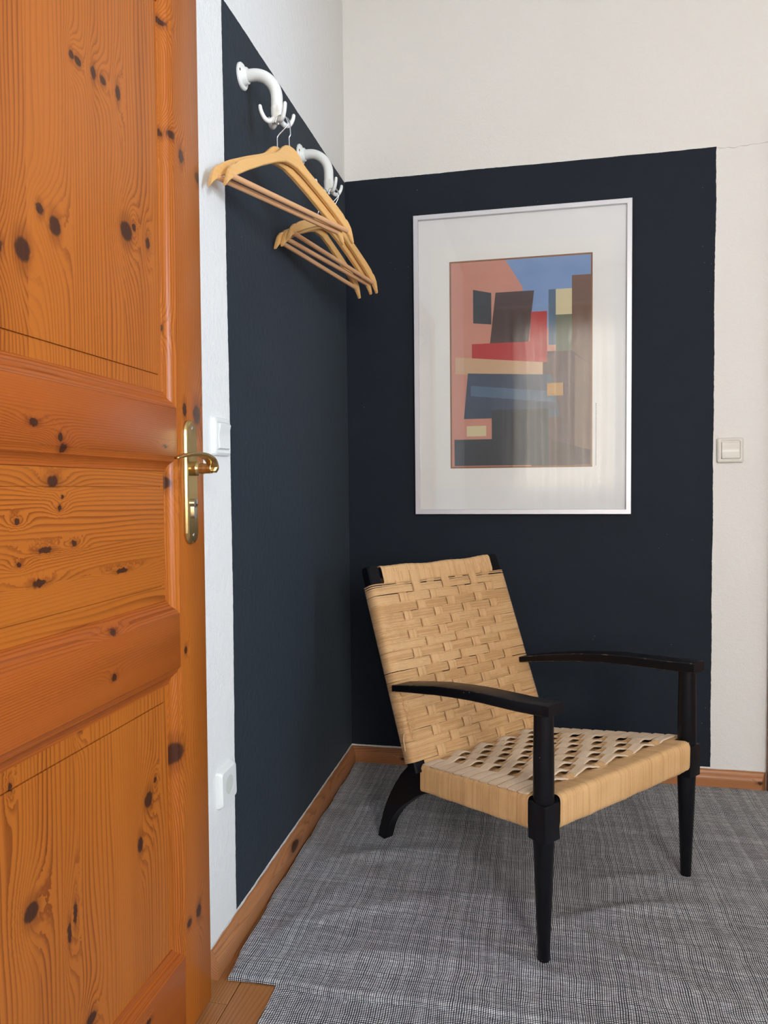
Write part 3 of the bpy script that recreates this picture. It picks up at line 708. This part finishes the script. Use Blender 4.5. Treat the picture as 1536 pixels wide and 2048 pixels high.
# tiny credit line printed up the margin (illegible in the photograph)
bm = bmesh.new(); zz = 1.060; rr = random.Random(5)
while zz < 1.262:
    ln = 0.002+rr.random()*0.004; a = P(0.8468, -0.01145, zz); bm_box(bm, a.x, a.x+0.0016, a.y-0.00004, a.y, a.z, a.z+ln); zz += ln+0.0016
bm_obj('credit_line', bm, simple('print_black', (0.12,0.11,0.11), 0.7), poster)
slab('glass', PX0+0.012, PX1-0.012, PZ0+0.012, PZ1-0.012, -0.0185, -0.0205, M['glass'])
tag(pic, 'white metal framed art print under glass on the dark wall', 'picture')

# ================================================================== coat hooks (bent white pipe with four prongs)
def make_hook(y, label):
    z = 1.943; r = empty('coat_hook', (0, y, z))
    V, F = lathe([(0.0005,0),(0.029,0),(0.029,0.0035),(0.0265,0.0062),(0.0205,0.0066),(0.0190,0.0085),(0.0175,0.0155),(0.0165,0.0165),(0.0005,0.0165)], 40, 'x'); fl = mesh_obj('flange', V, F, M['hook'], r, auto=35)
    for s in (-1, 1):
        V, F = lathe([(0.0005,0.0062),(0.0030,0.0062),(0.0030,0.0069),(0.0005,0.0069)], 12, 'x', (0, s*0.0232, 0.004)); mesh_obj('screw', V, F, M['dark_gap'], fl)
    R = 0.058; pts = [Vector((0.012,0,0)), Vector((0.020,0,0)), Vector((0.026,0,0))]
    for k in range(1, 15):
        a = PI/2*k/14; pts.append(Vector((0.026+R*math.sin(a), 0, -R+R*math.cos(a))))
    pts.append(Vector((0.084,0,-0.068))); pts.append(Vector((0.084,0,-0.078)))
    V, F = tube(pts, 0.0133, 28); mesh_obj('pipe', V, F, M['hook'], r, auto=50)
    V, F = lathe([(0.0005,-0.078),(0.0137,-0.078),(0.0141,-0.080),(0.0138,-0.094),(0.0120,-0.104),(0.0090,-0.112),(0.0005,-0.115)], 28, 'z', (0.084,0,0)); mesh_obj('prong_hub', V, F, M['hook'], r, auto=50)
    for k in range(4):
        a = PI/4+PI/2*k; c, s = math.cos(a), math.sin(a)
        prof = [(0.004,-0.102),(0.012,-0.109),(0.021,-0.113),(0.0295,-0.110),(0.036,-0.102),(0.0400,-0.093),(0.0415,-0.086)]
        pp = bez([(0.084+c*q, s*q, h) for q, h in prof], 5)
        rad = [interp(i/(len(pp)-1), [0,.35,1], [0.0072,0.0052,0.0042]) for i in range(len(pp))]
        V, F = tube(pp, rad, 12, True); mesh_obj('prong', V, F, M['hook'], r, smooth=True)
    return tag(r, label, 'coat hook', 'white pipe coat hooks')
make_hook(-0.925, 'white bent pipe coat hook nearer the door, holding two hangers')
make_hook(-0.503, 'white bent pipe coat hook nearer the corner, holding three hangers')

# ================================================================== wooden hangers
def make_hanger():
    """local x along the hanger, z up, origin at the top of the wooden hump; tips sweep towards +y"""
    r = empty('coat_hanger'); H, DROP, TH = 0.220, 0.160, 0.0062
    def top(x):
        ax = abs(x)
        return interp(ax, [0,.010,.020,.030,.040,.052,.070,.11,.160,.186,.200,.210,.217,.220], [0,-.0010,-.0050,-.0140,-.0240,-.0320,-.0410,-.0600,-.0860,-.1015,-.1120,-.1240,-.1420,-.1540])
    def bot(x):
        ax = abs(x)
        return interp(ax, [0,.02,.05,.10,.15,.19,.212,.220], [-.0390,-.0410,-.0530,-.0780,-.1060,-.1310,-.1500,-.1600])
    def sweep(x): return 0.016*(abs(x)/H)**1.1
    for s in (-1, 1):
        rings = []; n = 44
        for i in range(n+1):
            x = H*i/n; zt, zb = top(x), bot(x)
            if abs(x-0.188) < 0.0045: zt -= 0.0055*(1-abs(x-0.188)/0.0045)           # strap notch
            th = TH*interp(x, [0,.15,.22], [1,.95,.8]); y = sweep(x); e_ = 0.0022
            rings.append([Vector((s*x, y+a*th, b)) for a, b in ((-1,zb+e_),(-.65,zb),(.65,zb),(1,zb+e_),(1,zt-e_),(.65,zt),(-.65,zt),(-1,zt-e_))])
        V, F = loft(rings); mesh_obj('arm', V, F, M['hanger'], r, auto=40)
    pts = [Vector((x, sweep(0.2), -0.1335)) for x in (-0.200,-0.1,0,0.1,0.200)]
    V, F = tube(pts, 0.0060, 14); mesh_obj('trouser_bar', V, F, M['dowel'], r, auto=60)
    V, F = lathe([(0.0005,-0.002),(0.0034,-0.002),(0.0034,0.0012),(0.0005,0.0016)], 14, 'z'); mesh_obj('collar', V, F, M['wire'], r, auto=40)
    return r
def wire_hook(par, off, hgt, hr):
    # S-bent swivel wire: a straight stub, a bulge, then the crook over the prong at sideways offset 'off'
    P_ = [(0,0,-0.010),(0,0,0.010),(0,0,0.020),(0,0.003,0.027),(0,off+0.0155,hgt-0.024),(0,off+0.0150,hgt-0.012),(0,off+0.0095,hgt-0.003),(0,off,hgt),(0,off-0.0085,hgt-0.004),(0,off-0.0125,hgt-0.014)]
    V, F = tube(bez(P_, 6), 0.00155, 10, True); k = mesh_obj('wire_hook', V, F, M['wire'], par, smooth=True)
    k.rotation_euler = (0, 0, hr)
def dup(root):
    c = root.copy(); C.objects.link(c)
    for ch in root.children:
        k = ch.copy(); C.objects.link(k); k.parent = c
    return c
hg = make_hanger()
spots = [((.1145,-.934,1.771), 1.205, -.004, (-.013, .0660), 'wooden coat hanger in front on the hook nearer the door'),
         ((.0905,-.946,1.766), 1.185, -.011, (.0085, .0710), 'wooden coat hanger behind the front one, its tip at the white wall'),
         ((.1015,-.517,1.767), 1.252, -.099, (-.004, .0700), 'wooden coat hanger in front on the hook nearer the corner'),
         ((.0835,-.524,1.758), 1.262, -.066, (.0155, .0790), 'wooden coat hanger in the middle of three on the hook nearer the corner'),
         ((.0590,-.532,1.748), 1.310, -.072, (.010, .0890), 'wooden coat hanger rearmost of three on the hook nearer the corner')]
HW = []
for i, (loc, th, ph, hr, lab) in enumerate(spots):
    h = hg if i == 0 else dup(hg)
    # hanger faces the room: local +y is the room side
    h.matrix_world = Matrix.Translation(loc) @ Matrix.Rotation(th+PI, 4, 'Z') @ Matrix.Rotation(ph, 4, 'Y')
    HW.append((h, hr[0], hr[1], PI/2-th))
    tag(h, lab, 'coat hanger', 'wooden coat hangers on the wall hooks')

for a_ in HW: wire_hook(*a_)

# ================================================================== armchair   (local x = width, y = depth to the back)
chair = empty('armchair', (0.85, -0.7975, 0), math.radians(48.804))
tag(chair, 'black wooden lounge armchair with woven tan paper cord seat and back', 'armchair')
BP = M['black_paint']
ZF = 0.0060                                    # feet stand on the rug
# ---- front legs: tapered round foot, square block, round upper post
for s in (-1, 1):
    cx = s*0.271
    V, F = lathe([(0.0115,ZF),(0.0128,ZF+.002),(0.0200,0.200),(0.0222,0.268),(0.0222,0.300)], 28, 'z', (cx,0,0)); leg = mesh_obj('leg', V, F, BP, chair, auto=40)
    bm = bmesh.new(); bm_box(bm, cx-.0235, cx+.0235, -.0235, .0235, .268, .348, .0022, 2); bm_obj('leg_block', bm, BP, leg, auto=35)
    V, F = lathe([(0.0215,.345),(0.0222,.350),(0.0218,.440),(0.0205,.535),(0.0200,.545)], 28, 'z', (cx,0,0)); mesh_obj('upper_post', V, F, BP, leg, auto=40)
# ---- armrests
AD = [-.032,-.02,.0,.05,.10,.15,.20,.26,.33,.42,.50,.56]
AZ = [.561,.5605,.558,.553,.5495,.5455,.541,.533,.522,.503,.484,.468]
for s in (-1, 1):
    rings = []
    for i in range(61):
        dd = -.032+(.513+.032)*i/60; zt = interp(dd, AD, AZ)
        u0 = interp(dd, [-.032,.0,.1,.25,.42,.513], [.2455,.2440,.2420,.2360,.2230,.2120]); u1 = interp(dd, [-.032,-.025,.05,.25,.42,.513], [.2930,.2955,.2970,.2940,.2850,.2750])
        th = interp(dd, [-.032,.1,.35,.513], [.0240,.0240,.0225,.0170])
        b = .0018
        rings.append([Vector((s*a, dd, c)) for a, c in ((u0,zt-b),(u0+b*.3,zt-b*.3),(u0+b,zt),(u1-b,zt),(u1-b*.3,zt-b*.3),(u1,zt-b),(u1,zt-th+b),(u1-b,zt-th),(u0+b,zt-th),(u0,zt-th+b))])
    V, F = loft(rings); a_ = mesh_obj('armrest', V, F, [BP, M['worn_edge']], chair, auto=50)
    for pl_ in a_.data.polygons:              # worn edges: the narrow chamfers
        if pl_.area < 0.00006 and abs(pl_.normal.z) > 0.3 and abs(pl_.normal.x) > 0.3: pl_.material_index = 1
# ---- back: posts leaning, in the plane B(u,s,n)
SB = math.hypot(.182, .453); TY, TZ = .182/SB, .453/SB
def B(u, s, n): return Vector((u, .445+TY*s-TZ*n, .292+TZ*s+TY*n))
for s in (-1, 1):
    rings = []
    for ss in (-.030, .0, .3, .522, .529):
        b = .004 if ss < .525 else .009
        rings.append([B(s*a, ss, n) for a, n in ((.216+b,-.0045),(.254-b,-.0045),(.254,-.0045-b),(.254,-.040+b),(.254-b,-.040),(.216+b,-.040),(.216,-.040+b),(.216,-.0045-b))])
    V, F = loft(rings); mesh_obj('back_post', V, F, BP, chair, auto=35)
# ---- rear legs: curved boards
outer = [(.470,.292),(.516,.251),(.556,.209),(.595,.154),(.624,.102),(.644,.048),(.657,ZF)]
inner = [(.420,.205),(.452,.194),(.487,.174),(.524,.146),(.560,.116),(.588,.084),(.608,.052),(.626,ZF)]
oc = bez([(0,a,b) for a, b in outer], 8); ic = bez([(0,a,b) for a, b in inner], 8)
def resample(P_, n):
    L_ = [0]
    for a, b in zip(P_, P_[1:]): L_.append(L_[-1]+(b-a).length)
    out = []
    for k in range(n+1):
        t_ = L_[-1]*k/n; i = max(j for j in range(len(L_)) if L_[j] <= t_+1e-9); i = min(i, len(P_)-2)
        out.append(P_[i].lerp(P_[i+1], (t_-L_[i])/max(1e-9, L_[i+1]-L_[i])))
    return out
oc, ic = resample(oc, 30), resample(ic, 30)
for s in (-1, 1):
    rings = []
    for a, b in zip(oc, ic):
        e_ = .0018; dv = (b-a).normalized()
        rings.append([Vector((s*.1880, *(a+dv*0).yz))+Vector((s*e_,0,0)), Vector((s*.2200-s*e_, *a.yz)), Vector((s*.2200, *(a+dv*e_).yz)), Vector((s*.2200, *(b-dv*e_).yz)), Vector((s*.2200-s*e_, *b.yz)), Vector((s*.1880+s*e_, *b.yz)), Vector((s*.1880, *(b-dv*e_).yz)), Vector((s*.1880, *(a+dv*e_).yz))])
    V, F = loft(rings); mesh_obj('leg', V, F, BP, chair, auto=40)
# ---- seat frame under the cord
def seat_z(d): return .3585-.185*d
def hw(d): return .2915-.0575*max(0, d-.02)/.42
for s in (-1, 1):
    rings = []
    for dd in (.01, .415):
        u1 = hw(dd)-.006; u0 = u1-.026; zt = seat_z(dd)-.006
        rings.append([Vector((s*u0,dd,zt)), Vector((s*u1,dd,zt)), Vector((s*u1,dd,zt-.055)), Vector((s*u0,dd,zt-.055))])
    V, F = loft(rings); mesh_obj('seat_rail', V, F, BP, chair)
box('front_rail', -.246, .246, -.0165, .012, .296, .352, BP, chair, .004)
box('rear_rail', -.215, .215, .425, .455, .205, .262, BP, chair, .004)
V, F = loft([[B(u, s_, n_) for s_, n_ in ((.498,-.008),(.522,-.008),(.522,-.036),(.498,-.036))] for u in (-.216,.216)]); mesh_obj('top_rail', V, F, BP, chair)
V, F = loft([[B(u, s_, n_) for s_, n_ in ((.0,-.012),(.03,-.012),(.03,-.036),(.0,-.036))] for u in (-.216,.216)]); mesh_obj('back_bottom_rail', V, F, BP, chair)

# ---- cords: ribbed bands whose cross-section is a row of round cords
ATTR = []
def band(path, nrm, side, width, nc, lift=1.35, th=.0016):
    r = width/nc/2; rings = []
    cr = []
    for i in range(nc):
        c = -width/2+r*(2*i+1)
        for k, a in enumerate((PI, PI*.72, PI*.5, PI*.28)): cr.append((c+r*math.cos(a), r*math.sin(a)*lift))
    cr.append((width/2, 0)); cr += [(width/2, -th), (-width/2, -th)]
    for p, n_, s_ in zip(path, nrm, side):
        rings.append([p+s_*a+n_*h for a, h in cr])
    ATTR[:] = [min(nc-1, i/4) for i in range(len(cr))]*len(rings)
    return loft(rings)
def cords(name, V, F, mat, par):
    o = mesh_obj(name, V, F, mat, par, smooth=True)
    at = o.data.attributes.new('cord', 'FLOAT', 'POINT'); at.data.foreach_set('value', list(ATTR)); return o
def bump_(t):  # smooth 1 at |t|<.45 -> 0 at |t|>1
    t = abs(t)
    return 1 if t < .5 else (0 if t > 1.05 else .5+.5*math.cos(PI*(t-.5)/.55))
# woven back ------------------------------------------------------
# top wrap over the top rail: cords run over the rail
def ribbed(profile_at, us, nc):
    """scalloped surface: profile_at(u) -> list of (point, normal); cords follow the profile"""
    rings = []
    N_ = nc*4
    for i in range(N_+1):
        f_ = i/N_; u = us[0]+(us[1]-us[0])*f_; k = (i % 4)/4
        jit = 0.00025*math.sin((i//4)*7.3)
        h = abs(math.sin(PI*k))*.0021+jit
        rings.append([p+n_*h for p, n_ in profile_at(u)])
    ATTR[:] = [i/4 for i in range(len(rings)) for _ in rings[0]]
    return loft(rings, closed=False, cap=False)
def arc_profile(pts, rad, n=5):
    """round the corners of an open 2D polyline -> list of (x,y,nx,ny) with outward normal on the left side of travel"""
    P_ = [Vector((a, b)) for a, b in pts]; out = [P_[0]]
    for i in range(1, len(P_)-1):
        a, b, c = P_[i-1], P_[i], P_[i+1]; d1 = (a-b).normalized(); d2 = (c-b).normalized()
        r_ = min(rad, (a-b).length*.49, (c-b).length*.49)
        p0, p1 = b+d1*r_, b+d2*r_
        for k in range(n+1):
            t_ = k/n; out.append(p0*(1-t_)**2+b*2*t_*(1-t_)+p1*t_**2)
    out.append(P_[-1]); res = []
    for i, q in enumerate(out):
        a = out[max(0,i-1)]; b = out[min(len(out)-1,i+1)]; t_ = (b-a).normalized(); res.append((q.x, q.y, -t_.y, t_.x))
    return res
tp = arc_profile([(.474,-.0040),(.482,.0000),(.5275,.0005),(.5275,-.040),(.46,-.040)], .012)
def top_prof(u):
    sag = -.004*math.cos(u/.21*PI/2)+.0015*math.sin(u*40)
    out = []
    for s_, n_, ns, nn in tp:
        k = min(1, max(0, (s_-.45)/.06))
        out.append((B(u, s_+sag*k, n_), (B(0, ns, nn)-B(0,0,0))))
    return out
V, F = ribbed(top_prof, (-.2125, .2125), 118)
wback = cords('woven_back', V, F, M['cord'], chair); wback['label'] = 'tan paper cord back woven in a basket pattern'
COLS = [-.160+.056*c for c in range(7)]; NR = 18; ROW = .0261; CW = .0285
def row_s(k): return .468-ROW*k               # k = 0 at the top
def over_col(c, k): return (c+k) % 2 == (1)   # vertical strip on top
def hband(k, s0, width, nc, weave=True):
    path, nr, sd = [], [], []
    S_ = (B(0,1,0)-B(0,0,0)); Nf = (B(0,0,1)-B(0,0,0)); U = Vector((1,0,0))
    wrap = [(-.232,-.0435,-.3,-1),(-.250,-.0425,-.8,-.8),(-.2575,-.036,-1,-.2),(-.2585,-.022,-1,0),(-.2575,-.009,-1,.3),(-.2525,-.0025,-.7,.75),(-.244,.0,-.2,1)]
    for u, n_, nu, nn in wrap: path.append(B(u, s0, n_)); nr.append((U*nu+Nf*nn).normalized()); sd.append(S_)
    n = 150
    for i in range(n+1):
        u = -.236+.472*i/n; h = .0008
        if weave:
            for c, uc in enumerate(COLS):
                t_ = (u-uc)/(CW*.5+.006)
                if abs(t_) < 1.1: h += bump_(t_)*(-.0048 if over_col(c, k) else .0012)
        path.append(B(u, s0, h)); nr.append(Nf); sd.append(S_)
    for u, n_, nu, nn in reversed(wrap): path.append(B(-u, s0, n_)); nr.append((U*-nu+Nf*nn).normalized()); sd.append(S_)
    jr = random.Random(int(s0*1e5)); ph = jr.random()*6
    path = [q+S_*(.0007*math.sin(q.x*23+ph)) for q in path]
    V, F = band(path, nr, sd, width, nc); return cords('cord_band', V, F, M['cord'], wback)
for k in range(NR):
    s0 = row_s(k)-ROW/2
    if k == 0:
        # loose strands at the top with dark gaps between them
        hband(0, s0+.0185, .0034, 1); hband(0, s0+.0135, .0036, 1); hband(0, s0-.0010, .0215, 6)
    else:
        hband(k, s0, ROW+(.0002 if k != 9 else -.0022), 7)
V_EX = 0
for c, uc in enumerate(COLS):
    path, nr, sd = [], [], []; S_ = (B(0,1,0)-B(0,0,0)); Nf = (B(0,0,1)-B(0,0,0))
    n = 220; s_hi = .505; s_lo = -.004
    for i in range(n+1):
        s_ = s_hi+(s_lo-s_hi)*i/n; h = -.0005
        if s_ >= row_s(0)-.0005: h = .0012
        else:
            k = min(NR-1, max(0, int((row_s(0)-s_)/ROW)))
            # continuous blend between rows
            tot = 0
            for kk in (k-1, k, k+1):
                kk2 = kk
                sc_ = row_s(kk2)-ROW/2; t_ = (s_-sc_)/(ROW*.62)
                w_ = bump_(t_)
                tot = max(tot, w_) if False else tot
            over = over_col(c, k); frac = (row_s(0)-s_)/ROW-k
            e_ = min(frac, 1-frac); m_ = min(1, e_/.16)
            m_ = m_*m_*(3-2*m_)
            hv = .0030 if over else -.0042
            nb = over_col(c, k-1 if frac < .5 else k+1)
            hm = 0 if nb != over else hv
            h = hm+(hv-hm)*m_
        path.append(B(uc, s_, h)); nr.append(Nf); sd.append(Vector((1,0,0)))
    wd = CW+.0015*math.sin(c*2.1)
    V, F = band(path, nr, sd, wd, 8, lift=1.25); cords('cord_band', V, F, M['cord'], wback)
# woven seat ------------------------------------------------------
fp = arc_profile([(.040,.3495),(-.0228,.3620),(-.0228,.2885),(.012,.2885)], .016)
def front_prof(u):
    sag = -.0015*math.cos(u/.245*PI/2)+.0006*math.sin(u*55)
    return [(Vector((u, y+.0006*math.sin(u*90+z*40), z+sag)), Vector((0, -ny if False else ny_, nz_))) for y, z, ny_, nz_ in [(a, b, -c_*-1, d_*1) for a, b, c_, d_ in fp]]
# outward normals: travel runs back->front over the top, then down; outward lies to the right of travel
def flip(pf): return [(a, b, -c_, -d_) for a, b, c_, d_ in pf]
fpo = flip(fp)
def front_prof(u):
    sag = -.0015*math.cos(u/.245*PI/2)+.0006*math.sin(u*55)
    return [(Vector((u, y+.0005*math.sin(u*90+z*40), z+sag)), Vector((0, a, b))) for y, z, a, b in fpo]
V, F = ribbed(front_prof, (-.2455, .2455), 150)
wseat = cords('woven_seat', V, F, M['cord_rail'], chair); wseat['label'] = 'tan paper cord seat with sheen painted into the paler weave on top'
for s in (-1, 1):
    def side_prof(d):
        zt = seat_z(d)+.0005; u1 = hw(d)+.001*math.sin(d*60)
        base_ = arc_profile([(u1-.045, zt-.003), (u1, zt), (u1+.001, zt-.068), (u1-.020, zt-.0695)], .010)
        return [(Vector((s*a, d, b)), Vector((s*c_, 0, d_))) for a, b, c_, d_ in base_]
    V, F = ribbed(side_prof, (.0245, .4460), 126)
    cords('rail_wrap', V, F, M['cord_rail'], wseat)
DS = [-.196+.056*c for c in range(8)]        # strips running front to back
RS = [.047+.0345*j for j in range(12)]        # bands running side to side
def s_over(c, j): return (c+j) % 2 == 0       # side-to-side band on top
SW, DW = .0285, .0330
Nseat = Vector((0,.185,1)).normalized(); Dseat = Vector((0,1,-.185)).normalized()
for c, u0 in enumerate(DS):
    path = []; n = 150
    for i in range(n+1):
        d = .026+(.470-.026)*i/n; h = -.0040
        for j, dj in enumerate(RS):
            t_ = (d-dj)/.0185
            if not s_over(c, j) and abs(t_) < 1: h += (.5+.5*math.cos(PI*t_))*.0075
        sc_ = (hw(d)-.03)/(hw(0)-.03)
        path.append(Vector((u0*sc_, d, seat_z(d)+.0005))+Nseat*h)
    V, F = band(path, [Nseat]*(n+1), [Vector((1,0,0))]*(n+1), DW, 7, lift=1.2); cords('cord_band', V, F, M['cord'], wseat)
for j, dj in enumerate(RS):
    path = []; n = 190; e_ = hw(dj)
    for i in range(n+1):
        u = -e_+.004+(2*e_-.008)*i/n; h = .0030; sc_ = (hw(dj)-.03)/(hw(0)-.03)
        for c, u0 in enumerate(DS):
            t_ = (u-u0*sc_)/.030; q_ = (.5+.5*math.cos(PI*min(1, abs(t_))))
            h += q_*(.0060 if s_over(c, j) else -.0075)
        fe = min(1, (e_-abs(u))/.03)
        path.append(Vector((u, dj, seat_z(dj)+.0010))+Nseat*(h*fe+.001*(1-fe)))
    tw = []
    for i in range(n+1):
        a = path[max(0,i-1)]; b = path[min(n,i+1)]; tn = (b-a).normalized(); tw.append((tn.cross(Dseat)*-1 if tn.cross(Dseat).z < 0 else tn.cross(Dseat)).normalized())
    V, F = band(path, tw, [Dseat]*(n+1), SW, 7, lift=1.3); cords('cord_band', V, F, M['cord_sheen'], wseat)
# lower layer of cords, seen in the gaps of the seat
def under_prof(u):
    return [(Vector((u*(hw(d)-.03)/(hw(0)-.03), d, seat_z(d)-.0095)), Vector((0,0,1))) for d in (.02,.16,.30,.44)]
V, F = ribbed(under_prof, (-.235, .235), 120); cords('under_layer', V, F, M['cord'], wseat)
# last band of the back, tucked in behind the seat
path = [B(-.222+.444*i/20, -.013, -.002) for i in range(21)]
V, F = band(path, [(B(0,0,1)-B(0,0,0))]*21, [(B(0,1,0)-B(0,0,0))]*21, .022, 6); cords('cord_band', V, F, M['cord'], wback)
# frayed fibres along the left edge of the back
rf = random.Random(11); V = []; F = []
Nf = (B(0,0,1)-B(0,0,0)); S_ = (B(0,1,0)-B(0,0,0))
for i in range(230):
    s_ = .06+abs(rf.gauss(0,.075)) if i % 4 else rf.random()*.42
    u = -.2535+rf.random()*.022*(1 if i % 3 else .4); n0 = .0012 if u > -.25 else -.004-rf.random()*.02
    p0 = B(u, s_, n0); 
    if u <= -.25: p0.x = -.2590
    dr = Vector((rf.gauss(-.3,.6), 0, 0))+Nf*(.5+rf.random()*.5)+S_*rf.gauss(-.2,.6); dr.normalize()
    ln = .004+rf.random()*.006; bend = Vector((rf.gauss(0,1), rf.gauss(0,1), rf.gauss(-.5,1)))*ln*.35
    v2, f2 = tube([p0-dr*.001, p0+dr*ln*.5+bend*.3, p0+dr*ln+bend], [.0006,.0005,.0003], 4); o_ = len(V); V += v2; F += [tuple(a+o_ for a in q) for q in f2]
fz = mesh_obj('frayed_fibres', V, F, M['cord'], wback); fz['kind'] = 'stuff'
# one long loose end at the lower left of the back
V, F = tube(bez([B(-.259,.075,-.010), B(-.266,.060,-.010), B(-.265,.045,-.014), B(-.268,.030,-.012)], 5), [.0018]*16, 7); mesh_obj('loose_cord_end', V, F, M['cord'], wback, smooth=True)
